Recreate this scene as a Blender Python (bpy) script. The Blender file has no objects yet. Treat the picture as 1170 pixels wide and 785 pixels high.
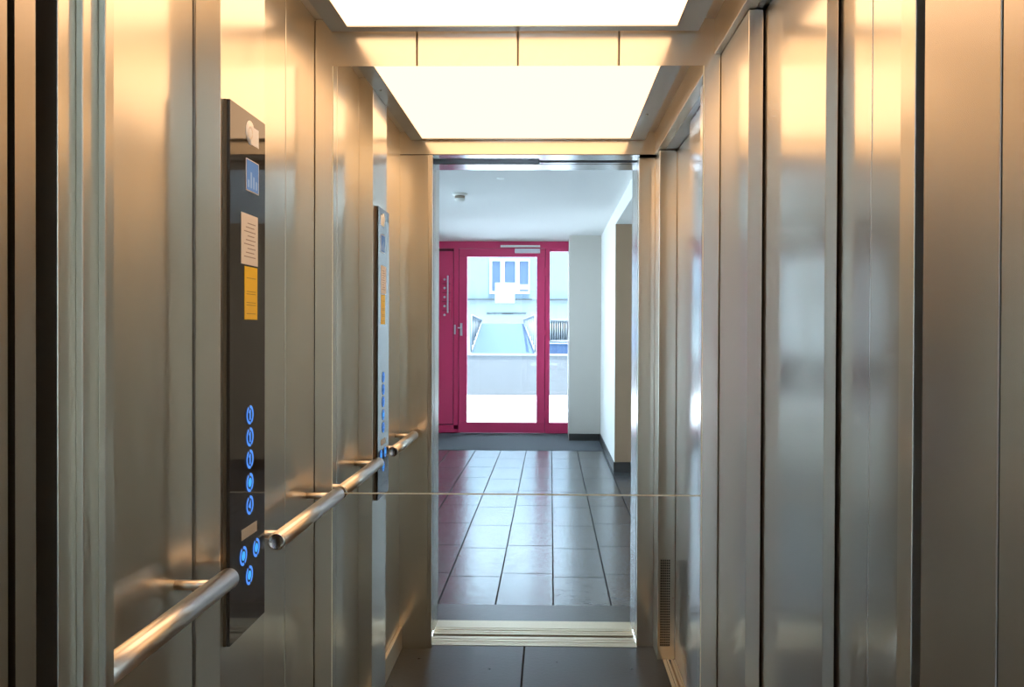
import bpy, bmesh, math, random
from mathutils import Vector, Matrix
random.seed(4)

# ------------------------------------------------------------------ units
# The lift car is measured in three handy numbers: u (sideways), s (distance
# from the mirror wall in units of D) and h (height above eye level).
S = 420.0            # u / h units per metre
D = 2.25             # metres per unit of s
EYE = 575.0 / S      # eye height above the floor
def X(u): return u / S
def Y(s): return -s * D
def Z(h): return EYE + h / S
FL = -575.0

scene = bpy.context.scene
C = scene.collection

# ------------------------------------------------------------------ materials
def new_mat(name):
    m = bpy.data.materials.new(name); m.use_nodes = True
    nt = m.node_tree; nt.nodes.clear()
    out = nt.nodes.new('ShaderNodeOutputMaterial')
    return m, nt, out

def principled(name, col, rough=0.5, metal=0.0, ior=1.5, noise=0.0, nscale=20.0, bump=0.0, bscale=80.0,
               spec=0.5):
    m, nt, out = new_mat(name)
    b = nt.nodes.new('ShaderNodeBsdfPrincipled')
    b.inputs['Base Color'].default_value = (*col, 1)
    b.inputs['Roughness'].default_value = rough
    b.inputs['Metallic'].default_value = metal
    b.inputs['IOR'].default_value = ior
    b.inputs['Specular IOR Level'].default_value = spec
    nt.links.new(b.outputs[0], out.inputs[0])
    tc = nt.nodes.new('ShaderNodeTexCoord')
    if noise > 0:
        n = nt.nodes.new('ShaderNodeTexNoise'); n.inputs['Scale'].default_value = nscale
        n.inputs['Detail'].default_value = 5
        nt.links.new(tc.outputs['Object'], n.inputs['Vector'])
        r = nt.nodes.new('ShaderNodeMapRange')
        r.inputs['To Min'].default_value = 1 - noise; r.inputs['To Max'].default_value = 1 + noise
        nt.links.new(n.outputs['Fac'], r.inputs['Value'])
        mx = nt.nodes.new('ShaderNodeVectorMath'); mx.operation = 'SCALE'
        mx.inputs[0].default_value = col
        nt.links.new(r.outputs[0], mx.inputs['Scale'])
        nt.links.new(mx.outputs[0], b.inputs['Base Color'])
    if bump > 0:
        n2 = nt.nodes.new('ShaderNodeTexNoise'); n2.inputs['Scale'].default_value = bscale
        n2.inputs['Detail'].default_value = 4
        nt.links.new(tc.outputs['Object'], n2.inputs['Vector'])
        bp = nt.nodes.new('ShaderNodeBump'); bp.inputs['Strength'].default_value = bump
        bp.inputs['Distance'].default_value = 0.01
        nt.links.new(n2.outputs['Fac'], bp.inputs['Height'])
        nt.links.new(bp.outputs[0], b.inputs['Normal'])
    return m

def steel(name, col, rough=0.3, aniso=0.9, tangent=(0, 0, 1), streak=(5, 5, 1500), wav=0.0, haze=0.0, haze_rough=0.42):
    """brushed stainless steel; the brush lines run across the tangent"""
    m, nt, out = new_mat(name)
    b = nt.nodes.new('ShaderNodeBsdfPrincipled')
    b.inputs['Metallic'].default_value = 1
    b.inputs['Roughness'].default_value = rough
    b.inputs['Anisotropic'].default_value = aniso
    hz = None
    if haze > 0:      # the broad lobe of brushed steel under its narrow one
        hz = nt.nodes.new('ShaderNodeBsdfPrincipled')
        hz.inputs['Metallic'].default_value = 1; hz.inputs['Roughness'].default_value = haze_rough
        hz.inputs['Base Color'].default_value = (*col, 1)
        hm = nt.nodes.new('ShaderNodeMixShader'); hm.inputs[0].default_value = haze
        nt.links.new(b.outputs[0], hm.inputs[1]); nt.links.new(hz.outputs[0], hm.inputs[2])
        nt.links.new(hm.outputs[0], out.inputs[0])
    else:
        nt.links.new(b.outputs[0], out.inputs[0])
    tg = nt.nodes.new('ShaderNodeCombineXYZ')
    for i in range(3): tg.inputs[i].default_value = tangent[i]
    nt.links.new(tg.outputs[0], b.inputs['Tangent'])
    tc = nt.nodes.new('ShaderNodeTexCoord')
    mp = nt.nodes.new('ShaderNodeMapping'); mp.inputs['Scale'].default_value = streak
    nt.links.new(tc.outputs['Object'], mp.inputs['Vector'])
    n = nt.nodes.new('ShaderNodeTexNoise'); n.inputs['Scale'].default_value = 1.0
    n.inputs['Detail'].default_value = 3
    nt.links.new(mp.outputs[0], n.inputs['Vector'])
    r = nt.nodes.new('ShaderNodeMapRange')
    r.inputs['To Min'].default_value = rough * 0.95; r.inputs['To Max'].default_value = rough * 1.05
    nt.links.new(n.outputs['Fac'], r.inputs['Value'])
    nt.links.new(r.outputs[0], b.inputs['Roughness'])
    r2 = nt.nodes.new('ShaderNodeMapRange')
    r2.inputs['To Min'].default_value = 0.975; r2.inputs['To Max'].default_value = 1.025
    nt.links.new(n.outputs['Fac'], r2.inputs['Value'])
    mx = nt.nodes.new('ShaderNodeVectorMath'); mx.operation = 'SCALE'
    mx.inputs[0].default_value = col
    nt.links.new(r2.outputs[0], mx.inputs['Scale'])
    nt.links.new(mx.outputs[0], b.inputs['Base Color'])
    if wav > 0:
        n3 = nt.nodes.new('ShaderNodeTexNoise'); n3.inputs['Scale'].default_value = 2.2
        n3.inputs['Detail'].default_value = 1
        nt.links.new(tc.outputs['Object'], n3.inputs['Vector'])
        bp = nt.nodes.new('ShaderNodeBump'); bp.inputs['Strength'].default_value = wav
        bp.inputs['Distance'].default_value = 0.02
        nt.links.new(n3.outputs['Fac'], bp.inputs['Height'])
        nt.links.new(bp.outputs[0], b.inputs['Normal'])
    return m

def emit(name, col, strength):
    m, nt, out = new_mat(name)
    e = nt.nodes.new('ShaderNodeEmission')
    e.inputs[0].default_value = (*col, 1); e.inputs[1].default_value = strength
    nt.links.new(e.outputs[0], out.inputs[0])
    return m

def clear_glass(name, tint=(0.95, 0.98, 1.0)):
    m, nt, out = new_mat(name)
    t = nt.nodes.new('ShaderNodeBsdfTransparent'); t.inputs[0].default_value = (*tint, 1)
    g = nt.nodes.new('ShaderNodeBsdfGlossy'); g.inputs['Roughness'].default_value = 0.0
    f = nt.nodes.new('ShaderNodeFresnel'); f.inputs[0].default_value = 1.45
    mx = nt.nodes.new('ShaderNodeMixShader')
    nt.links.new(f.outputs[0], mx.inputs[0]); nt.links.new(t.outputs[0], mx.inputs[1])
    nt.links.new(g.outputs[0], mx.inputs[2]); nt.links.new(mx.outputs[0], out.inputs[0])
    return m

def tile_mat(name, col, var, grout, bw, bh, rot, rough, offset=0.5, loc=(0, 0, 0), mortar=0.004, bump=0.08, spec=1.5):
    m, nt, out = new_mat(name)
    b = nt.nodes.new('ShaderNodeBsdfPrincipled')
    b.inputs['IOR'].default_value = spec
    nt.links.new(b.outputs[0], out.inputs[0])
    tc = nt.nodes.new('ShaderNodeTexCoord')
    mp = nt.nodes.new('ShaderNodeMapping')
    mp.inputs['Location'].default_value = loc; mp.inputs['Rotation'].default_value = (0, 0, rot)
    nt.links.new(tc.outputs['Object'], mp.inputs['Vector'])
    br = nt.nodes.new('ShaderNodeTexBrick')
    br.offset = offset; br.inputs['Scale'].default_value = 1
    br.inputs['Brick Width'].default_value = bw; br.inputs['Row Height'].default_value = bh
    br.inputs['Mortar Size'].default_value = mortar; br.inputs['Mortar Smooth'].default_value = 0
    br.inputs['Color1'].default_value = (*[c * (1 - var) for c in col], 1)
    br.inputs['Color2'].default_value = (*[c * (1 + var) for c in col], 1)
    br.inputs['Mortar'].default_value = (*grout, 1)
    nt.links.new(mp.outputs[0], br.inputs['Vector'])
    n = nt.nodes.new('ShaderNodeTexNoise'); n.inputs['Scale'].default_value = 14; n.inputs['Detail'].default_value = 8
    nt.links.new(tc.outputs['Object'], n.inputs['Vector'])
    r = nt.nodes.new('ShaderNodeMapRange'); r.inputs['To Min'].default_value = 0.7; r.inputs['To Max'].default_value = 1.3
    nt.links.new(n.outputs['Fac'], r.inputs['Value'])
    mx = nt.nodes.new('ShaderNodeVectorMath'); mx.operation = 'SCALE'
    nt.links.new(br.outputs['Color'], mx.inputs[0]); nt.links.new(r.outputs[0], mx.inputs['Scale'])
    nt.links.new(mx.outputs[0], b.inputs['Base Color'])
    r3 = nt.nodes.new('ShaderNodeMapRange'); r3.inputs['To Min'].default_value = rough * 0.8
    r3.inputs['To Max'].default_value = rough * 1.2
    nt.links.new(n.outputs['Fac'], r3.inputs['Value'])
    rm = nt.nodes.new('ShaderNodeMix'); nt.links.new(br.outputs['Fac'], rm.inputs[0])
    nt.links.new(r3.outputs[0], rm.inputs[2]); rm.inputs[3].default_value = 0.95
    nt.links.new(rm.outputs[0], b.inputs['Roughness'])
    im = nt.nodes.new('ShaderNodeMix'); nt.links.new(br.outputs['Fac'], im.inputs[0])
    im.inputs[2].default_value = spec; im.inputs[3].default_value = 1.35
    nt.links.new(im.outputs[0], b.inputs['IOR'])
    n2 = nt.nodes.new('ShaderNodeTexNoise'); n2.inputs['Scale'].default_value = 60; n2.inputs['Detail'].default_value = 3
    nt.links.new(tc.outputs['Object'], n2.inputs['Vector'])
    bp = nt.nodes.new('ShaderNodeBump'); bp.inputs['Strength'].default_value = bump; bp.inputs['Distance'].default_value = 0.01
    nt.links.new(n2.outputs['Fac'], bp.inputs['Height']); nt.links.new(bp.outputs[0], b.inputs['Normal'])
    return m

STEEL = (0.76, 0.715, 0.62)
M = {}
M['steel'] = steel('brushed_steel', STEEL, 0.16, 0.85, wav=0.03, haze=0.35)
M['steel_door'] = steel('brushed_steel_door', (0.75, 0.715, 0.64), 0.13, 0.85, wav=0.03, haze=0.30)
M['steel_col'] = steel('brushed_steel_column', (0.77, 0.73, 0.65), 0.14, 0.85, haze=0.30)
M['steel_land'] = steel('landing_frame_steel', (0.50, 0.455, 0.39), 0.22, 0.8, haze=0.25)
M['steel_jamb'] = steel('jamb_steel', (0.76, 0.71, 0.61), 0.15, 0.85, haze=0.35)
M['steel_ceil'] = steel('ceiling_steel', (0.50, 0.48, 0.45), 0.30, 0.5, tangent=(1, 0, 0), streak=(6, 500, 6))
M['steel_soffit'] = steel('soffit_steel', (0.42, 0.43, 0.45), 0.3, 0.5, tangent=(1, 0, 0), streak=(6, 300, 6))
M['rail'] = principled('satin_rail_steel', (0.80, 0.75, 0.69), 0.30, 1.0)
M['rail_end'] = steel('rail_end_steel', (0.8, 0.76, 0.7), 0.2, 0.0)
M['alu'] = principled('sill_aluminium', (0.88, 0.76, 0.58), 0.42, 1.0, noise=0.06, nscale=90)
M['lining'] = principled('roof_lining_paint', (0.62, 0.58, 0.50), 0.6)
M['polished'] = principled('polished_head_steel', (0.58, 0.60, 0.62), 0.22, 1.0)
M['mirror'] = principled('mirror_silvering', (0.88, 0.89, 0.87), 0.0, 1.0)
M['mirror_edge'] = principled('mirror_polished_edge', (0.80, 0.80, 0.66), 0.25, 0.0)
M['black'] = principled('shadow_gap_black', (0.012, 0.012, 0.014), 0.6)
M['rubber'] = principled('dark_rubber', (0.02, 0.02, 0.022), 0.5)
M['dark_track'] = principled('door_track_dark', (0.06, 0.065, 0.08), 0.35, 0.6)
M['concrete'] = principled('shaft_concrete', (0.06, 0.058, 0.055), 0.9)
M['panel_glass'] = principled('dark_panel_glass', (0.030, 0.026, 0.022), 0.03, 0.0, ior=1.52)
M['panel_side'] = principled('panel_side_bronze', (0.16, 0.12, 0.08), 0.3, 0.9)
M['diffuser'] = emit('light_diffuser', (1.0, 0.615, 0.35), 2.95)
M['glow'] = emit('button_blue_glow', (0.11, 0.33, 1.0), 1.0)
M['glow_core'] = emit('button_cyan_glow', (0.07, 0.42, 1.0), 1.1)
M['button'] = principled('button_dark_blue', (0.004, 0.015, 0.07), 0.2)
M['screen'] = emit('display_glow', (0.16, 0.25, 0.42), 0.9)
M['screen_bar'] = emit('display_bars_glow', (0.36, 0.42, 0.52), 0.9)
M['paper'] = principled('label_paper', (0.78, 0.72, 0.64), 0.6)
M['paper_ink'] = principled('label_print', (0.36, 0.28, 0.23), 0.7)
M['paper_white'] = principled('white_paper', (0.9, 0.9, 0.88), 0.7)
m, nt, out = new_mat('backlit_paper')
_a = nt.nodes.new('ShaderNodeBsdfDiffuse'); _b = nt.nodes.new('ShaderNodeBsdfTranslucent'); _x = nt.nodes.new('ShaderNodeMixShader')
_a.inputs[0].default_value = (0.9, 0.88, 0.86, 1); _b.inputs[0].default_value = (0.9, 0.88, 0.85, 1)
nt.links.new(_a.outputs[0], _x.inputs[1]); nt.links.new(_b.outputs[0], _x.inputs[2]); _x.inputs[0].default_value = 0.85; nt.links.new(_x.outputs[0], out.inputs[0])
M['notice'] = m
M['yellow'] = principled('yellow_label', (0.95, 0.60, 0.01), 0.5)
M['yellow_ink'] = principled('yellow_label_print', (0.50, 0.27, 0.01), 0.6)
M['plate'] = principled('braille_plate', (0.62, 0.53, 0.40), 0.4, 0.3)
M['car_floor'] = tile_mat('car_floor_tiles', (0.050, 0.047, 0.044), 0.08, (0.016, 0.015, 0.015), 1.2, 1.2, 0, 0.30,
                          offset=0.0, loc=(X(45) + 1.2, 0.35, 0), mortar=0.004, bump=0.05)
M['hall_floor'] = tile_mat('hall_floor_tiles', (0.088, 0.090, 0.098), 0.14, (0.03, 0.03, 0.032), 0.6, X(121), math.pi / 2,
                           0.22, offset=0.11, loc=(0, X(60), 0), mortar=0.004, bump=0.07, spec=1.95)
M['hall_border'] = principled('hall_floor_border', (0.065, 0.060, 0.058), 0.3, ior=1.8, noise=0.25, nscale=20, bump=0.05, bscale=60)
M['mat'] = principled('entrance_mat_fibre', (0.07, 0.078, 0.09), 0.9, noise=0.2, nscale=300, bump=0.3, bscale=400)
M['wall_white'] = principled('wall_paint_white', (0.76, 0.74, 0.70), 0.8, bump=0.05, bscale=200)
M['ceil_white'] = principled('ceiling_paint_white', (0.74, 0.72, 0.69), 0.85, bump=0.03, bscale=200)
M['wall_grey'] = principled('wall_paint_grey', (0.56, 0.52, 0.47), 0.8, bump=0.05, bscale=200)
M['wall_tan'] = principled('wall_paint_tan', (0.40, 0.265, 0.165), 0.8, bump=0.05, bscale=200)
M['skirting'] = principled('tile_skirting_dark', (0.045, 0.042, 0.04), 0.5)
M['red'] = principled('raspberry_red_paint', (0.78, 0.055, 0.185), 0.32)
M['red_dark'] = principled('raspberry_gasket', (0.14, 0.003, 0.025), 0.5)
M['pale_metal'] = principled('pale_metal', (0.78, 0.76, 0.82), 0.3, 0.3)
M['white_plastic'] = principled('white_plastic', (0.82, 0.8, 0.75), 0.45)
M['brown_plastic'] = principled('detector_grille', (0.35, 0.27, 0.2), 0.6)
M['glass'] = clear_glass('door_glass')
M['ground'] = principled('outdoor_paving', (0.50, 0.55, 0.62), 0.9, noise=0.08, nscale=3)
M['parapet'] = principled('parapet_render', (0.088, 0.094, 0.102), 0.9, noise=0.08, nscale=1.2)
M['ramp'] = principled('ramp_asphalt', (0.028, 0.058, 0.125), 0.9, noise=0.1, nscale=1)
M['facade'] = principled('facade_render', (0.115, 0.16, 0.20), 0.9, noise=0.05, nscale=0.5)
M['facade_low'] = principled('facade_plinth', (0.19, 0.23, 0.25), 0.9, noise=0.05, nscale=0.5)
M['win_frame'] = principled('window_frame_white', (0.26, 0.26, 0.26), 0.6)
M['win_pane'] = principled('window_pane_blue', (0.028, 0.055, 0.105), 0.5)
M['ledge'] = principled('ledge_grey', (0.03, 0.04, 0.045), 0.8)
M['letter'] = principled('letters_grey', (0.03, 0.035, 0.04), 0.7)
M['railing'] = principled('railing_paint_white', (0.16, 0.18, 0.20), 0.6)
M['railing_infill'] = principled('railing_infill_blue', (0.07, 0.11, 0.14), 0.6)

# ------------------------------------------------------------------ mesh helpers
class MB:
    def __init__(self): self.bm = bmesh.new()
    def raw(self, x0, x1, y0, y1, z0, z1):
        if x0 > x1: x0, x1 = x1, x0
        if y0 > y1: y0, y1 = y1, y0
        if z0 > z1: z0, z1 = z1, z0
        v = [self.bm.verts.new(p) for p in ((x0, y0, z0), (x1, y0, z0), (x1, y1, z0), (x0, y1, z0),
                                             (x0, y0, z1), (x1, y0, z1), (x1, y1, z1), (x0, y1, z1))]
        for f in ((0, 3, 2, 1), (4, 5, 6, 7), (0, 1, 5, 4), (1, 2, 6, 5), (2, 3, 7, 6), (3, 0, 4, 7)):
            self.bm.faces.new([v[i] for i in f])
        return self
    def box(self, u0, u1, s0, s1, h0, h1):
        return self.raw(X(u0), X(u1), Y(s0), Y(s1), Z(h0), Z(h1))
    def tube(self, a, b, r, seg=24, caps=True):
        a = Vector(a); b = Vector(b); d = (b - a); L = d.length; d.normalize()
        q = d.to_track_quat('Z', 'Y')
        rings = []
        for t in (0, L):
            rings.append([self.bm.verts.new(a + q @ Vector((r * math.cos(2 * math.pi * i / seg), r * math.sin(2 * math.pi * i / seg), t)))
                          for i in range(seg)])
        for i in range(seg):
            j = (i + 1) % seg
            f = self.bm.faces.new((rings[0][i], rings[0][j], rings[1][j], rings[1][i])); f.smooth = True
        if caps:
            self.bm.faces.new(rings[0][::-1]); self.bm.faces.new(rings[1])
        return self
    def lathe(self, base, axis, prof, seg=32):
        """prof: list of (radius, distance along axis)"""
        q = Vector(axis).to_track_quat('Z', 'Y'); base = Vector(base)
        prev = None
        for r, t in prof:
            if r < 1e-6:
                ring = [self.bm.verts.new(base + q @ Vector((0, 0, t)))]
            else:
                ring = [self.bm.verts.new(base + q @ Vector((r * math.cos(2 * math.pi * i / seg), r * math.sin(2 * math.pi * i / seg), t))) for i in range(seg)]
            if prev is not None:
                for i in range(seg):
                    j = (i + 1) % seg
                    if len(prev) == 1 and len(ring) > 1: f = self.bm.faces.new((prev[0], ring[i], ring[j]))
                    elif len(ring) == 1 and len(prev) > 1: f = self.bm.faces.new((prev[j], prev[i], ring[0]))
                    elif len(ring) > 1: f = self.bm.faces.new((prev[i], prev[j], ring[j], ring[i]))
                    f.smooth = True
            prev = ring
        return self
    def poly(self, pts, thick):
        """closed polygon (world points) given depth along vector thick"""
        t = Vector(thick)
        a = [self.bm.verts.new(Vector(p)) for p in pts]
        b = [self.bm.verts.new(Vector(p) + t) for p in pts]
        self.bm.faces.new(a[::-1]); self.bm.faces.new(b)
        for i in range(len(a)):
            j = (i + 1) % len(a)
            self.bm.faces.new((a[i], a[j], b[j], b[i]))
        return self
    def build(self, name, mat, parent=None, bevel=0.0, kind=None, segs=2):
        bmesh.ops.recalc_face_normals(self.bm, faces=self.bm.faces)
        # put the object's origin at the base of its own geometry
        vs = self.bm.verts
        lo = Vector((min(v.co.x for v in vs), min(v.co.y for v in vs), min(v.co.z for v in vs)))
        hi = Vector((max(v.co.x for v in vs), max(v.co.y for v in vs), max(v.co.z for v in vs)))
        me = bpy.data.meshes.new(name)
        self.bm.to_mesh(me); self.bm.free()
        me.materials.append(M[mat])
        o = bpy.data.objects.new(name, me); C.objects.link(o)
        if parent is not None:
            o.parent = parent
            o.matrix_parent_inverse = parent.matrix_world.inverted()
        if bevel > 0:
            bv = o.modifiers.new('bevel', 'BEVEL'); bv.width = bevel; bv.segments = segs; bv.limit_method = 'ANGLE'
            bv.angle_limit = math.radians(50)
        if kind: o['kind'] = kind
        return o

def tag(o, label, cat, group=None, kind=None):
    if label: o['label'] = label
    if cat: o['category'] = cat
    if group: o['group'] = group
    if kind: o['kind'] = kind
    return o

def thing(name, u, s, h, label, cat, group=None, kind=None):
    o = bpy.data.objects.new(name, None); C.objects.link(o)
    o.empty_display_size = 0.05
    o.location = (X(u), Y(s), Z(h))
    o.matrix_world = Matrix.Translation(o.location)
    return tag(o, label, cat, group, kind)

def struct(o, label, cat):
    return tag(o, label, cat, kind='structure')

# ================================================================== THE LIFT CAR
SF = 0.575      # inner face of the front wall
HD = 314.0      # underside of the door headers
HC = 339.0      # suspended ceiling
HR = 355.0      # car roof lining

# floor
struct(MB().box(-284, 198, -0.01, 0.592, FL - 14, FL).box(159.2, 198, 0.5921, 0.613, FL - 14, FL).build('floor', 'car_floor'),
       'dark grey stone tiled floor of the lift car', 'floor')
# suspended ceiling frame around the light
cb = MB()
cb.box(-251, -230, 0.004, 0.572, HC, HC + 3)
cb.box(140, 166, 0.004, 0.572, HC, HC + 3)
cb.box(-230, 140, 0.004, 0.020, HC, HC + 3)
cb.box(-230, 140, 0.560, 0.572, HC, HC + 3)
struct(cb.build('ceiling', 'steel_ceil'), 'grey steel ceiling frame around the lift light panel', 'ceiling')
struct(MB().box(-284, 199, -0.02, 0.613, HR, HR + 14).build('trim_1', 'lining'),
       'steel roof lining seen in the slots beside the lift ceiling', 'trim')
# light panel
lt = thing('ceiling_light', -45, 0.29, HC, 'large glowing rectangular light panel in the lift ceiling', 'ceiling light')
MB().box(-229.7, 139.7, 0.0203, 0.5597, HC + 1.0, HC + 4).build('diffuser', 'diffuser', lt)
for (uu, ss) in ((-240, 0.10), (-240, 0.30), (-240, 0.50), (153, 0.30)):
    pass
# tiny fixing screw heads in the ceiling frame
for (uu, ss, lab) in ((-242, 0.245, 'tiny shiny screw head in the left ceiling border'),
                      (150, 0.385, 'tiny shiny screw head in the right ceiling border')):
    o = MB().lathe((X(uu), Y(ss), Z(HC)), (0, 0, -1), [(0.005, -0.001), (0.005, 0.001), (0.003, 0.003), (0, 0.0035)], 16).build('screw', 'rail_end')
    tag(o, lab, 'screw', 'ceiling screws')

# left wall: backing + panels
wl = struct(MB().box(-284, -275, -0.01, 0.613, FL, HR).build('wall_left', 'dark_track'),
            'brushed steel left side wall of the lift car', 'wall')
for (a, b) in ((0.0, 0.1095), (0.1115, 0.234), (0.236, 0.3385), (0.3425, SF - 0.001)):
    MB().box(-275, -271, a, b, FL, HR).build('wall_panel', 'steel', wl, bevel=0.0012)
struct(MB().box(-271, -265, 0.341, SF - 0.001, FL, FL + 39).build('baseboard_left', 'alu', bevel=0.002),
       'polished metal kick plate along the foot of the left lift wall', 'baseboard')
struct(MB().box(-271, -265, 0.0, 0.228, FL, FL + 39).build('baseboard_left', 'alu', bevel=0.002),
       'polished metal kick plate between the control column and the mirror wall', 'baseboard')

# rear wall: four panels with rounded edges
wr = struct(MB().box(-284, 199, -0.016, -0.006, FL, HR).build('wall_rear', 'dark_track'),
            'brushed steel rear wall of the lift car behind the mirror', 'wall')
for (a, b) in ((-271, -154.6), (-153.4, -39.1), (-37.9, 76), (77.2, 192)):
    MB().box(a, b, -0.006, 0.0, FL, HR).build('wall_panel', 'steel', wr, bevel=0.0035, segs=3)

# mirror
mi = thing('wall_mirror', -39, 0.0, -520, 'wall-wide mirror in two panes reflecting the open door and the hall', 'mirror')
MB().box(-249, 171.5, 0.0008, 0.003, -187.0, 300).build('mirror_pane', 'mirror', mi)
MB().box(-249, 171.5, 0.0008, 0.003, -520, -188.6).build('mirror_pane', 'mirror', mi)
MB().box(-249, 171.5, 0.0008, 0.0032, -188.5, -187.1).build('seam_strip', 'mirror_edge', mi)
MB().box(-250, -249.1, 0.0008, 0.0032, -520, 300).build('polished_edge', 'mirror_edge', mi)
MB().box(171.6, 172.8, 0.0008, 0.0034, -520, 300).build('polished_edge', 'mirror_edge', mi)

# front wall (with the front door opening)
UL, UR = -220.0, 159.0
SR = 0.597     # inner face of the return right of the front door
wf = MB()
wf.box(-284, UL, SF, 0.613, FL, HD - 1.2)
wf.box(UR, 188.6, SR, 0.613, FL, HD - 1.2)
wf.box(-284, 199, SF, 0.613, HD, HR)
wf = struct(wf.build('wall_front', 'steel_jamb', bevel=0.001), 'brushed steel front wall of the lift car around its open door', 'wall')
MB().box(-283, UL - 1, SF + 0.002, 0.612, HD - 1.2, HD).box(UR + 1, 188, SR + 0.002, 0.612, HD - 1.2, HD).build('shadow_joint', 'black', wf)
# folded steps in the left door jamb
MB().box(UL, UL + 3.4, 0.5765, 0.5985, FL, HD).build('jamb_fold', 'steel_jamb', wf, bevel=0.0015)
MB().box(UL + 3.4, UL + 7.0, 0.5765, 0.585, FL, HD).build('jamb_fold', 'steel_jamb', wf, bevel=0.0015)

# right wall = frame of the closed side door
wr2 = MB()
wr2.box(185, 199, -0.006, 0.581, HD, HR)                # header
wr2.box(192, 206, 0.0, 0.141, FL, HD - 1)                # jamb beside the mirror wall
wr2.box(188.6, 218.6, 0.533, 0.612, FL, HD - 1)            # post beside the front wall
wr2 = struct(wr2.build('wall_right', 'steel', bevel=0.0012), 'brushed steel frame of the closed side door on the right', 'wall')
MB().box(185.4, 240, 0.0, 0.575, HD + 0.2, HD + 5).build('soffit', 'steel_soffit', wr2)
MB().box(193, 205, 0.002, 0.139, HD - 1, HD + 0.1).box(190, 218, 0.535, 0.611, HD - 1, HD + 0.1).build('shadow_joint', 'black', wr2)
MB().tube((X(215.5), Y(0.5335), Z(-467)), (X(215.5), Y(0.5320), Z(-467)), 0.003).build('screw', 'rail_end', wr2)

# vent grille in the front post
vg = thing('vent_grille', 201.5, 0.533, -551, 'tall narrow perforated vent low beside the front door, right side', 'vent')
MB().box(193, 210.5, 0.5325, 0.5328, -551, -399).build('vent_backing', 'black', vg)
g = MB()
for i in range(6):
    u = 193 + i * 3.5
    g.box(u - 0.4, u + 0.4, 0.5318, 0.5325, -551, -399)
for j in range(35):
    h = -551 + j * 152 / 34
    g.box(192.5, 211, 0.5318, 0.5325, h - 0.55, h + 0.55)
g.build('vent_grid', 'steel_jamb', vg)

# side door: two telescopic leaves
sd = thing('door_1', 220, 0.33, FL, 'closed two-leaf telescopic side door of brushed steel on the right', 'door', kind='structure')
MB().box(208, 217, 0.118, 0.331, FL + 2, HD - 1).build('door_leaf', 'steel_door', sd, bevel=0.0012)
MB().box(219, 228, 0.27, 0.56, FL + 2, HD - 1).build('door_leaf', 'steel_door', sd, bevel=0.0012)
MB().box(217.1, 218.9, 0.27, 0.302, FL + 2, HD - 1).build('door_seal', 'rubber', sd)
MB().box(218.6, 219, 0.3955, 0.3970, FL + 2, HD - 1).build('edge_bead', 'rail_end', sd)
# right sill
ss_ = MB()
for a, b in ((198.2, 204), (205, 208.5), (212, 216), (217, 221)):
    ss_.box(a, b, 0.0, 0.5325, FL - 8, FL + 0.8)
ss_.box(221, 262, 0.0, 0.5325, FL - 8, FL + 0.6)
ss_.box(198.2, 221, 0.0, 0.5325, FL - 14, FL - 8)
struct(ss_.build('trim_2', 'alu'), 'grooved aluminium sill under the closed side door', 'door sill')
struct(MB().box(236, 262, -0.01, 0.61, FL, 380).build('trim_3', 'concrete'), 'dark shaft side behind the side door', 'shaft wall')

# ------------------------------------------------------------------ handrails
RU, RH, RR = -241.5, -188.0, 0.0185
def handrail(s0, s1, brackets, label):
    t = thing('handrail', RU, (s0 + s1) / 2, RH, label, 'handrail', 'handrails on the left lift wall')
    MB().tube((X(RU), Y(s0) - 0.004, Z(RH)), (X(RU), Y(s1) + 0.004, Z(RH)), RR, 64).build('rail', 'rail', t)
    for s, d in ((s0, 1), (s1, -1)):
        MB().lathe((X(RU), Y(s) - 0.004 * d, Z(RH)), (0, d, 0),
                   [(RR, -0.0005), (RR, 0.001), (RR * 0.92, 0.003), (RR * 0.85, 0.0035), (RR * 0.8, 0.0028), (0, 0.0028)], 32).build('end_cap', 'rail_end', t)
    for s in brackets:
        br = MB().tube((X(-271), Y(s), Z(RH + 2)), (X(RU - 4), Y(s), Z(RH + 2)), 0.0088, 20).build('bracket', 'rail', t)
    return t
handrail(0.008, 0.234, (0.03, 0.214), 'round steel handrail between the control column and the mirror')
handrail(0.345, 0.556, (0.372, 0.53), 'round steel handrail nearest the camera on the left wall, before the column')

# ------------------------------------------------------------------ control column
cp = thing('control_panel', -261, 0.285, FL, 'full-height steel column with a dark glass control panel and glowing blue buttons', 'control panel')
KC, KG = -251.0, -246.0
MB().box(-271, KC, 0.2365, 0.339, FL, HR).build('column_housing', 'steel_col', cp, bevel=0.0012)
MB().box(KC, KC + 2.4, 0.2495, 0.3335, -245, 176).build('panel_backbox', 'panel_side', cp)
MB().box(KC + 2.4, KG, 0.2505, 0.3330, -245, 176).build('glass_face', 'panel_glass', cp, bevel=0.0006)
def face(px, py):
    k = -KG / (629.0 - px)
    return 1 - k, (377.0 - py) * k
XF = X(KG)
def disc(mb, cy, cz, r, x0, x1, seg=28):
    mb.lathe((x0, cy, cz), (1, 0, 0), [(0, 0), (r, 0), (r, x1 - x0), (0, x1 - x0)], seg); return mb
def arc(mb, cy, cz, r0, r1, a0, a1, x0, x1, n=18):
    pts = []
    for i in range(n + 1):
        a = math.radians(a0 + (a1 - a0) * i / n); pts.append((x0, cy + r1 * math.cos(a), cz + r1 * math.sin(a)))
    for i in range(n, -1, -1):
        a = math.radians(a0 + (a1 - a0) * i / n); pts.append((x0, cy + r0 * math.cos(a), cz + r0 * math.sin(a)))
    mb.poly(pts, (x1 - x0, 0, 0)); return mb
buttons = [(283, 476, 'bar'), (283, 501.5, 'bar'), (283, 527, 'bar'), (283, 554, 'full'), (283, 580, 'wedge'),
           (275.5, 639, 'full'), (290.5, 629, 'full'), (282.5, 661, 'full')]
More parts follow.
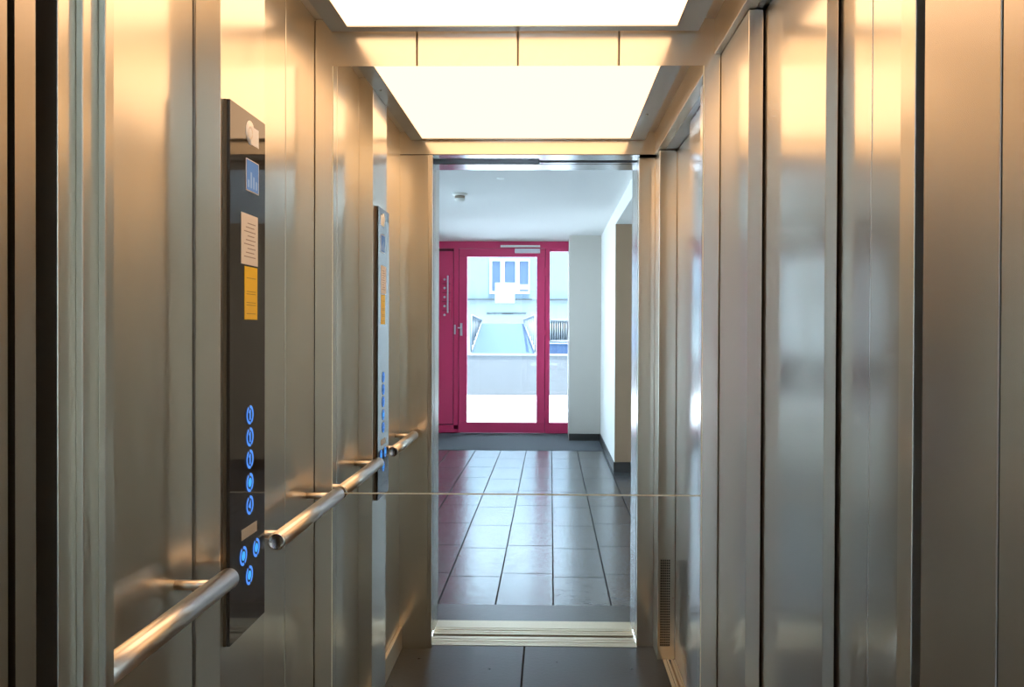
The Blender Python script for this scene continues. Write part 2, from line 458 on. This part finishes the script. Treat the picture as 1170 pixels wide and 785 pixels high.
for px, py, kind in buttons:
    s, h = face(px, py); cy, cz = Y(s), Z(h)
    b = disc(MB(), cy, cz, 0.0185, XF, XF + 0.001).build('call_button', 'button', cp)
    m = MB()
    arc(m, cy, cz, 0.0130, 0.0185, 118, 282, XF + 0.001, XF + 0.0014)
    arc(m, cy, cz, 0.0130, 0.0185, -62, 92, XF + 0.001, XF + 0.0014)
    m.build('button_ring', 'glow', b)
    m = MB()
    if kind == 'bar':
        m.raw(XF + 0.001, XF + 0.0014, cy - 0.0028, cy + 0.0028, cz - 0.010, cz + 0.010)
        m.raw(XF + 0.001, XF + 0.0014, cy - 0.0060, cy - 0.0028, cz + 0.004, cz + 0.0075)
    elif kind == 'full':
        disc(m, cy, cz, 0.0088, XF + 0.001, XF + 0.0014)
    else:
        m.poly([(XF + 0.001, cy - 0.009, cz - 0.002), (XF + 0.001, cy + 0.004, cz + 0.010), (XF + 0.001, cy + 0.004, cz - 0.008)], (0.0004, 0, 0))
    m.build('button_symbol', 'glow_core' if kind == 'full' else 'glow', b)
def face_rect(mb, s0, s1, h0, h1, t0=0.0, t1=0.0008):
    return mb.raw(XF + t0, XF + t1, Y(s0), Y(s1), Z(h0), Z(h1))
# small plate over the lower buttons
face_rect(MB(), 0.2715, 0.3075, -169.5, -161).build('braille_plate', 'plate', cp)
# display
sa, ha = face(278, 204); 
ds = face_rect(MB(), face(278.5, 0)[0], face(293, 0)[0], 112, 138).build('display_frame', 'paper', cp)
face_rect(MB(), face(278.8, 0)[0], face(292.4, 0)[0], 112.8, 137.2, 0.0008, 0.0012).build('display_screen', 'screen', ds)
db = MB()
for i in range(4):
    s_ = face(281 + i * 3, 0)[0]
    face_rect(db, s_ - 0.0016, s_ + 0.0016, 115, 121 + (i * 7) % 10, 0.0012, 0.0014)
db.build('display_symbols', 'screen_bar', ds)
# round maker's sticker with a square tab
s0, h0 = face(283.5, 146)
ms = MB(); disc(ms, Y(s0), Z(160), 0.0235, XF, XF + 0.0006)
face_rect(ms, s0 - 0.020, s0 - 0.001, 151, 166, 0, 0.0007)
ms = ms.build('round_sticker', 'paper_white', cp)
arc(MB(), Y(s0), Z(160), 0.0085, 0.0125, 0, 350, XF + 0.0007, XF + 0.0009).build('sticker_print', 'paper', ms)
# white paper label with lines of print
s0, s1 = face(273, 0)[0], face(292, 0)[0]
wl_ = face_rect(MB(), s0, s1, 52, 93).build('paper_label', 'paper', cp)
pr = MB()
for i in range(9):
    y = 58 + i * 3.4
    a = s0 - 0.006 - 0.004 * (i % 3); b = s1 + 0.006 + 0.003 * (i % 2)
    face_rect(pr, a, b, y, y + 0.8, 0.0008, 0.0010)
pr.build('label_print', 'paper_ink', wl_)
s0, s1 = face(277, 0)[0], face(291.5, 0)[0]
yl = face_rect(MB(), s0, s1, 7.5, 50.5).build('yellow_label', 'yellow', cp)
pr = MB()
for y in (12, 19, 21, 28, 30, 41):
    face_rect(pr, s0 - 0.004, s1 + 0.004, y, y + 0.6, 0.0008, 0.0010)
pr.build('label_print', 'yellow_ink', yl)

# ================================================================== DOORWAY between car and hall
# car sill and landing sill
t = MB()
for a, b in ((0.592, 0.600), (0.602, 0.609), (0.613, 0.622), (0.625, 0.638)):
    t.box(UL, UR, a, b, FL - 8, FL + 0.8)
t.box(UL, UR, 0.592, 0.638, FL - 14, FL - 8)
struct(t.build('trim_4', 'alu'), 'grooved aluminium sill of the lift car at the open front door', 'door sill')
t = MB()
for a, b in ((0.650, 0.659), (0.662, 0.669), (0.674, 0.682), (0.685, 0.727)):
    t.box(UL, UR, a, b, FL - 8, FL + 0.8)
t.box(UL, UR, 0.650, 0.727, FL - 14, FL - 8)
struct(t.build('trim_5', 'alu'), 'aluminium landing sill between the lift and the hall floor', 'door sill')
MB().box(UL, UR, 0.638, 0.650, FL - 14, FL - 3).build('gap_shade_fill', 'black')  # black filler stands in for the shade in the gap between the sills
bpy.data.objects['gap_shade_fill']['kind'] = 'structure'
# retracted front car door (left) with its leading edge in the jamb slot
d2 = thing('door_2', -230, 0.637, FL, 'open front car door, leaf edge retracted into the left jamb', 'door', kind='structure')
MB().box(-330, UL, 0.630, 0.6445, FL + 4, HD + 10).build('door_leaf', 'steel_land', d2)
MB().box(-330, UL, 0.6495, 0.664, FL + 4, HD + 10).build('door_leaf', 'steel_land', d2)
# landing frame
lf = MB()
lf.box(-262, UL, 0.668, 0.727, FL, HD)
lf.box(UR, 200, 0.6875, 0.727, FL, HD)
lf.box(-262, 200, 0.668, 0.727, HD, HD + 46)
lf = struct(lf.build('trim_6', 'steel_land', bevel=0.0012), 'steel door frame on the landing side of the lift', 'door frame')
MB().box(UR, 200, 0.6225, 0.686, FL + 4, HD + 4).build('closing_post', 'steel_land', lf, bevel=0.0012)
# door head: dark track with light strips on the right half
hd = MB().box(-262, 200, 0.6135, 0.664, HD + 6, HD + 12).build('trim_7', 'dark_track')
struct(hd, 'dark door track over the open front doorway', 'door track')
MB().box(-22, UR, 0.6135, 0.628, HD, HD + 6).box(-22, UR, 0.652, 0.664, HD, HD + 6).build('track_cover', 'polished', hd)
MB().box(UL, UR, 0.578, 0.612, HD - 0.3, HD - 0.02).build('head_strip', 'polished', hd)
MB().box(UL, UR, 0.6685, 0.7265, HD - 0.3, HD - 0.02).build('head_strip', 'polished', hd)
MB().box(UL, -22, 0.6135, 0.656, HD - 1.0, HD + 6).build('track_bar', 'rubber', hd)
# dark pockets beside the doorway and the shaft around the car
sh = MB()
sh.box(-345, -335, -0.06, 0.69, FL - 30, 420)
sh.box(262, 272, -0.06, 0.69, FL - 30, 420)
sh.box(-345, 272, -0.07, -0.05, FL - 30, 420)
sh.box(-345, 272, -0.07, 0.69, 410, 420)
sh.box(-345, 272, -0.07, 0.64, FL - 40, FL - 16)
struct(sh.build('wall_shaft', 'concrete'), 'dark concrete lift shaft around the car', 'wall')

# ================================================================== THE HALL
HH = 492.0     # hall ceiling
SE = 3.87      # entrance wall
WR = 262.0     # right hall wall plane
WLH = -650.0
# landing wall around the lift opening
w = MB()
w.box(-900, -262, 0.69, 0.727, FL, HH)
w.box(200, 900, 0.69, 0.727, FL, HH)
w.box(-262, 200, 0.69, 0.727, HD + 46, HH)
struct(w.build('wall_landing', 'wall_white'), 'white landing wall around the lift door, on the hall side', 'wall')
# floor
struct(MB().box(-900, 900, 0.727, 0.83, FL - 14, FL).build('floor_border', 'hall_border'), 'dark grey border tile across the hall floor at the lift', 'floor')
fo = MB().raw(0, X(1800), Y(3.95), Y(0.83), Z(FL - 14), Z(FL)).build('floor_hall', 'hall_floor')
fo.location.x = X(-900)
struct(fo, 'dark grey tiled hall floor reflecting the daylight', 'floor')
struct(MB().box(-900, 900, 0.69, 3.95, HH, HH + 14).build('ceiling_hall', 'ceil_white'), 'plain white hall ceiling', 'ceiling')
# right side: pillar block, wall, passage
struct(MB().box(98, WR + 60, 3.56, 3.95, FL, HH).build('wall_pillar', 'wall_grey'), 'light grey wall end beside the red entrance door', 'wall')
w = MB()
w.box(WR, WR + 60, 2.57, 3.56, FL, HH)
w.box(WR, WR + 60, 0.727, 2.57, 430, HH)
struct(w.build('wall_hall_right', 'wall_white'), 'white right hall wall with the passage opening', 'wall')
struct(MB().box(WR, 900, 2.560, 2.57, FL, 430).build('wall_passage', 'wall_tan'), 'tan wall of the side passage right of the hall', 'wall')
struct(MB().box(WR + 60, 900, 0.727, 2.66, 430, 440).build('ceiling_passage', 'ceil_white'), 'lower white ceiling of the side passage', 'ceiling')
# passage end wall with a window opening
w = MB().box(880, 900, 0.727, 2.66, FL, 430)
struct(w.build('wall_passage_end', 'wall_white'), 'end wall of the side passage', 'wall')
# skirtings
struct(MB().box(98, WR, 3.548, 3.56, FL, FL + 36).build('baseboard_pillar', 'skirting'), 'dark tile skirting at the foot of the grey wall end', 'baseboard')
struct(MB().box(WR - 4, WR, 2.57, 3.548, FL, FL + 36).build('baseboard_right', 'skirting'), 'dark tile skirting along the white hall wall', 'baseboard')
struct(MB().box(WR - 4, 880, 2.550, 2.560, FL, FL + 40).build('baseboard_passage', 'skirting'), 'dark tile skirting under the tan passage wall', 'baseboard')
# left hall wall with tall windows added out of view to light the hall
w = MB()
w.box(WLH - 20, WLH, 0.727, SE + 0.06, FL, -330)
w.box(WLH - 20, WLH, 0.727, SE + 0.06, 430, HH)
for a, b in ((0.727, 0.95), (1.75, 1.85), (2.65, 2.75), (3.55, SE + 0.06)):
    w.box(WLH - 20, WLH, a, b, -330, 430)
struct(w.build('wall_hall_left', 'wall_white'), 'white left hall wall with added unseen windows', 'wall')
for i, (a, b) in enumerate(((0.95, 1.75), (1.85, 2.65), (2.75, 3.55))):
    f = MB()
    f.box(WLH - 14, WLH - 6, a, a + 0.02, -330, 430); f.box(WLH - 14, WLH - 6, b - 0.02, b, -330, 430)
    f.box(WLH - 14, WLH - 6, a + 0.02, b - 0.02, -330, -315); f.box(WLH - 14, WLH - 6, a + 0.02, b - 0.02, 415, 430)
    f = struct(f.build('window_%d' % (i + 1), 'white_plastic'),
               'tall white framed window added unseen to let daylight into the hall', 'window')
    f['group'] = 'added windows in the left hall wall'
    MB().box(WLH - 11, WLH - 9, a + 0.02, b - 0.02, -315, 415).build('pane', 'glass', f)

# smoke detector
sdx, sdy = -330, 2.17
sm = thing('smoke_detector', sdx, sdy, HH, 'small white smoke detector on the hall ceiling', 'smoke detector')
MB().lathe((X(sdx), Y(sdy), Z(HH)), (0, 0, -1), [(0, 0), (0.062, 0), (0.062, 0.016), (0.055, 0.020), (0, 0.020)]).build('base', 'white_plastic', sm)
MB().lathe((X(sdx), Y(sdy), Z(HH) - 0.0202), (0, 0, -1), [(0, 0), (0.044, 0), (0.044, 0.022), (0.040, 0.024), (0, 0.024)]).build('sensor_grille', 'brown_plastic', sm)
MB().lathe((X(sdx), Y(sdy), Z(HH) - 0.0444), (0, 0, -1), [(0, 0), (0.046, 0), (0.046, 0.010), (0.030, 0.026), (0, 0.030)]).build('cover', 'white_plastic', sm)
# tiny ceiling outlet
cs = MB().lathe((X(-165), Y(1.85), Z(HH)), (0, 0, -1), [(0.03, 0), (0.03, 0.004), (0.02, 0.008), (0, 0.008)]).build('ceiling_rose', 'paper_white')
tag(cs, 'tiny white round cover on the hall ceiling', 'cover plate')

# entrance mat
mt = MB().box(-640, 255, 3.17, 3.545, FL, FL + 1.5).box(-640, 97, 3.545, SE - 0.02, FL, FL + 1.5).build('entrance_mat', 'mat')
tag(mt, 'flat blue grey entrance mat in front of the red door', 'mat')

# ------------------------------------------------------------------ red entrance door
KE = 1 + SE
def EX(px): return (px - 629.0) * KE
def EH(py): return (377.0 - py) * KE
def ebox(mb, x0, x1, y0, y1, d0=0.0, d1=0.03):
    return mb.box(EX(x0), EX(x1), SE + d0, SE + d1, EH(y0), EH(y1))
XL = 629 + WLH / KE
d3 = thing('door_3', EX(568), SE, FL, 'raspberry red glazed entrance door with side panel and sidelight', 'door', kind='structure')
f = MB()
ebox(f, XL, 651, 275.9, 284.2, 0, 0.035)             # head
ebox(f, XL, 524.0, 486.2, 495.0, 0, 0.035)           # bottom left
ebox(f, 518.2, 523.8, 284.2, 491.5, 0, 0.035)        # post left of the leaf
ebox(f, 622.9, 628.0, 284.2, 495.0, 0, 0.035)        # post right of the leaf
ebox(f, 628.0, 651, 284.2, 287.3, 0, 0.035)
ebox(f, 628.0, 651, 483, 495.0, 0, 0.035)
ebox(f, 649.4, 651, 287.3, 483, 0, 0.035)
ebox(f, XL, XL + 4, 284.2, 491.5, 0, 0.035)
f.build('door_frame', 'red', d3, bevel=0.004)
f = MB()
ebox(f, 524.3, 622.5, 284.6, 293.6, -0.004, 0.028)
ebox(f, 524.3, 622.5, 483.0, 494.6, -0.004, 0.028)
ebox(f, 524.3, 533.5, 293.6, 483.0, -0.004, 0.028)
ebox(f, 613.2, 622.5, 293.6, 483.0, -0.004, 0.028)
leaf = f.build('door_leaf', 'red', d3, bevel=0.004)
ebox(MB(), 533.5, 613.2, 293.6, 483.0, 0.010, 0.014).build('glass_pane', 'glass', leaf)
ebox(MB(), 628.0, 649.4, 287.3, 483, 0.010, 0.014).build('glass_pane', 'glass', d3)
sp = ebox(MB(), XL + 4.4, 517.6, 287.2, 485.2, 0.004, 0.03).build('side_panel', 'red', d3, bevel=0.004)
sl = MB()
ebox(sl, XL + 4, 518.2, 284.2, 287.2, 0.015, 0.03); ebox(sl, XL + 4, 518.2, 485.2, 486.2, 0.012, 0.03)
ebox(sl, 517.6, 518.2, 287, 485, 0.015, 0.03)
sl.build('gasket', 'red_dark', d3)
ebox(MB(), 523.8, 524.3, 284.5, 494.8, 0.012, 0.03).box(EX(622.5), EX(622.9), SE + 0.012, SE + 0.03, EH(284.5), EH(494.8)).build('gasket', 'red_dark', d3)
# door closer
dc = ebox(MB(), 588, 616.8, 284.8, 289.8, -0.034, -0.005).build('door_closer', 'pale_metal', leaf, bevel=0.004)
ebox(MB(), 571.8, 616.8, 280.8, 283.2, -0.026, -0.018).build('closer_arm', 'paper_white', dc, bevel=0.002)
# lever handle and key plate
hp = ebox(MB(), 525.8, 528.4, 369.5, 384, -0.010, -0.0045).build('handle_plate', 'pale_metal', leaf, bevel=0.002)
ebox(MB(), 523.6, 527.8, 374.3, 375.7, -0.034, -0.028).box(EX(526.4), EX(527.6), SE - 0.028, SE - 0.010, EH(374.2), EH(375.8)).build('lever', 'pale_metal', hp, bevel=0.002)
ebox(MB(), 518.8, 520.6, 371.5, 382.5, -0.004, -0.0005).build('strike_plate', 'pale_metal', d3, bevel=0.001)
# hinges
for (a, b) in ((306, 315), (377, 383), (470, 477)):
    ebox(MB(), 621.6, 624.0, a, b, -0.012, -0.0045).build('hinge', 'red', leaf, bevel=0.003)
# letterbox strip: five flaps with locks and a fixed grip
lb = ebox(MB(), 505.0, 514.8, 314.5, 365.5, -0.010, 0.0038).build('letterbox_panel', 'red', d3, bevel=0.004)
ln = MB()
for y in (324.6, 334.8, 345.2, 355.3): ebox(ln, 505.2, 514.6, y - 0.25, y + 0.25, -0.0106, -0.0099)
ln.build('flap_joint', 'red_dark', lb)
for y in (319.8, 329.6, 340.0, 350.3, 360.3):
    MB().lathe((X(EX(508.0)), Y(SE - 0.010), Z(EH(y))), (0, 1, 0), [(0, 0), (0.016, 0), (0.016, 0.006), (0.011, 0.010), (0, 0.010)], 20).build('lock', 'pale_metal', lb)
ebox(MB(), 511.2, 512.6, 315.5, 358.0, -0.032, -0.0102).build('grip', 'pale_metal', lb, bevel=0.003)
# notice on the glass
tag(ebox(MB(), 565.3, 588.0, 323.0, 346.5, 0.0085, 0.0096).build('paper_notice', 'notice'), 'square white paper notice stuck on the entrance door glass', 'notice')

# ================================================================== OUTSIDE
struct(MB().box(-6000, 6000, 3.91, 40, FL - 30, FL - 6).build('ground_outside', 'ground'), 'sunlit pale paving outside the entrance', 'ground')
SW = 6.77
def FX(px, s): return (px - 629.0) * (1 + s)
def FH(py, s): return (377.0 - py) * (1 + s)
lw = thing('parapet_wall', -300, SW, FL, 'low pale rendered wall across the forecourt', 'low wall')
MB().box(-2600, 2600, SW, SW + 0.1, FL - 6, FH(406.5, SW)).build('wall_body', 'parapet', lw)
MB().box(-2600, 2600, SW - 0.01, SW + 0.11, FH(406.5, SW), FH(404.5, SW)).build('coping', 'railing', lw)
# blue grey ramp rising behind the wall
def pt(px, py, s): return (X(FX(px, s)), Y(s), Z(FH(py, s)))
rm_ = MB()
_top = [rm_.bm.verts.new(q) for q in (pt(539, 404, 7.1), pt(611, 404, 7.1), pt(598, 370, 10.2), pt(550, 370, 10.2))]
_bot = [rm_.bm.verts.new((v.co.x, v.co.y, Z(FL - 6))) for v in _top]
rm_.bm.faces.new(_top); rm_.bm.faces.new(_bot[::-1])
for i in range(4): rm_.bm.faces.new((_top[i], _bot[i], _bot[(i + 1) % 4], _top[(i + 1) % 4]))
rp = rm_.build('access_ramp', 'ramp')
tag(rp, 'blue grey ramp rising behind the low wall', 'ramp')
# sloping pale line on the ramp's right side
def rail_run(name, pa, pb, hgt, n, label, infill, hgt2=None):
    hgt2 = hgt if hgt2 is None else hgt2
    t = bpy.data.objects.new(name, None); C.objects.link(t); t.location = pa
    t.matrix_world = Matrix.Translation(pa)
    tag(t, label, 'railing')
    a = Vector(pa); b = Vector(pb)
    MB().tube(a + Vector((0, 0, hgt)), b + Vector((0, 0, hgt2)), 0.03, 10).build('top_rail', 'railing', t)
    MB().tube(a + Vector((0, 0, 0.04)), b + Vector((0, 0, 0.04)), 0.03, 10).build('bottom_rail', 'railing', t)
    for i in range(n):
        p = a.lerp(b, i / (n - 1))
        MB().tube(p, p + Vector((0, 0, hgt + (hgt2 - hgt) * i / (n - 1))), 0.014, 8).build('baluster', 'railing', t)
    if infill:
        MB().poly([a + Vector((-0.02, 0, 0.05)), b + Vector((-0.02, 0, 0.05)), b + Vector((-0.02, 0, hgt2 - 0.03)), a + Vector((-0.02, 0, hgt - 0.03))], (-0.01, 0.0, 0)).build('infill_sheet', 'railing_infill', t)
    return t
rail_run('ramp_railing', pt(538.5, 403, 7.1), pt(550, 369.8, 10.2), 0.82, 9, 'pale railing with blue sheets on the left side of the ramp', True, 0.10)
rail_run('ramp_railing', pt(611.5, 403, 7.1), pt(598.5, 369.5, 10.2), 0.82, 9, 'pale railing on the right side of the ramp', False, 0.10)
rail_run('fence_railing', pt(629, 392, 7.4), pt(662, 392, 7.4), 0.52 * 1.0, 14, 'pale upright railing seen through the narrow sidelight', True)
tag(MB().box(FX(624, 7.4), FX(670, 7.4), 7.4, 7.46, FH(406, 7.4), FH(393, 7.4)).build('retaining_wall', 'ramp'), 'low blue grey wall under the sidelight railing', 'low wall')
# building opposite
SB = 15.0
bd = thing('building', -700, SB, FL, 'pale blue apartment building opposite with a three-part window', 'building')
def bbox_(mb, x0, x1, y0, y1, d0, d1): return mb.box(FX(x0, SB), FX(x1, SB), SB + d0, SB + d1, FH(y0, SB), FH(y1, SB))
bbox_(MB(), 470, 760, 220, 342, 0.0, 0.8).build('upper_wall', 'facade', bd)
bbox_(MB(), 470, 760, 342.0, 413, 0.1, 0.8).build('lower_wall', 'facade_low', bd)
bbox_(MB(), 470, 608, 341.6, 342.8, -0.1, 0.1).build('ledge', 'ledge', bd)
bbox_(MB(), 617, 760, 341.6, 342.8, -0.1, 0.1).build('ledge', 'ledge', bd)
wi = MB()
bbox_(wi, 559, 605, 296, 298.6, -0.03, 0.0); bbox_(wi, 559, 605, 333, 336, -0.03, 0.0)
for a, b in ((559, 562), (571.5, 576.5), (588.5, 593.5), (603.5, 605)): bbox_(wi, a, b, 298.6, 333, -0.03, 0.0)
wi = wi.build('window', 'win_frame', bd)
for a, b in ((562, 571.5), (576.5, 588.5), (593.5, 603.5)): bbox_(MB(), a, b, 298.6, 333, -0.008, -0.002).build('pane', 'win_pane', wi)
bbox_(MB(), 593.5, 603.5, 325, 331, -0.012, -0.009).build('blind', 'win_frame', wi)
sg = MB(); x = 556.0
while x < 600:
    wdt = random.choice((0.5, 0.9, 1.3))
    strong = 572 < x < 586
    bbox_(sg, x, x + wdt, 357.4, 359.2 if strong else 358.4, 0.07, 0.099)
    if random.random() < 0.5: bbox_(sg, x, x + wdt * 0.4, 358.4, 359.6, 0.07, 0.099)
    x += wdt + (0.25 if strong else 0.8)
sg.build('facade_lettering', 'letter', bd)

# ================================================================== LIGHT
w = bpy.data.worlds.new('World'); scene.world = w; w.use_nodes = True
bg = w.node_tree.nodes['Background']
bg.inputs[0].default_value = (0.64, 0.83, 1.0, 1); bg.inputs[1].default_value = 9.0
sun = bpy.data.lights.new('sun', 'SUN'); sun.energy = 24.0; sun.angle = math.radians(1.5); sun.color = (1.0, 0.95, 0.88)
so = bpy.data.objects.new('sun', sun); C.objects.link(so)
so.rotation_euler = Vector((-0.2, -0.25, -0.95)).to_track_quat('-Z', 'Y').to_euler()

# ================================================================== CAMERA
cam = bpy.data.cameras.new('camera'); co = bpy.data.objects.new('camera', cam); C.objects.link(co)
F = 945.0
cam.sensor_width = 36; cam.lens = F / 1170 * 36
yaw, pitch, roll = math.atan(17 / F), -math.atan(8 / F), math.radians(0.23)
R = Matrix.Rotation(yaw, 4, 'Z') @ Matrix.Rotation(math.pi / 2 + pitch, 4, 'X') @ Matrix.Rotation(roll, 4, 'Z')
co.matrix_world = Matrix.Translation((0, -D, EYE)) @ R
cam.shift_x = -27 / 1170; cam.shift_y = -7.5 / 1170
cam.clip_start = 0.02; cam.clip_end = 300
scene.camera = co

scene.view_settings.view_transform = 'Standard'; scene.view_settings.look = 'None'
scene.view_settings.gamma = 1; scene.view_settings.exposure = 0.0
scene.view_settings.use_curve_mapping = False
cy = scene.cycles
cy.use_denoising = True
cy.use_adaptive_sampling = False
try: cy.denoiser = 'OPENIMAGEDENOISE'
except Exception: pass
cy.max_bounces = 16; cy.glossy_bounces = 12; cy.diffuse_bounces = 6; cy.transparent_max_bounces = 12
cy.caustics_reflective = True; cy.blur_glossy = 0.3
cy.sample_clamp_indirect = 6.0
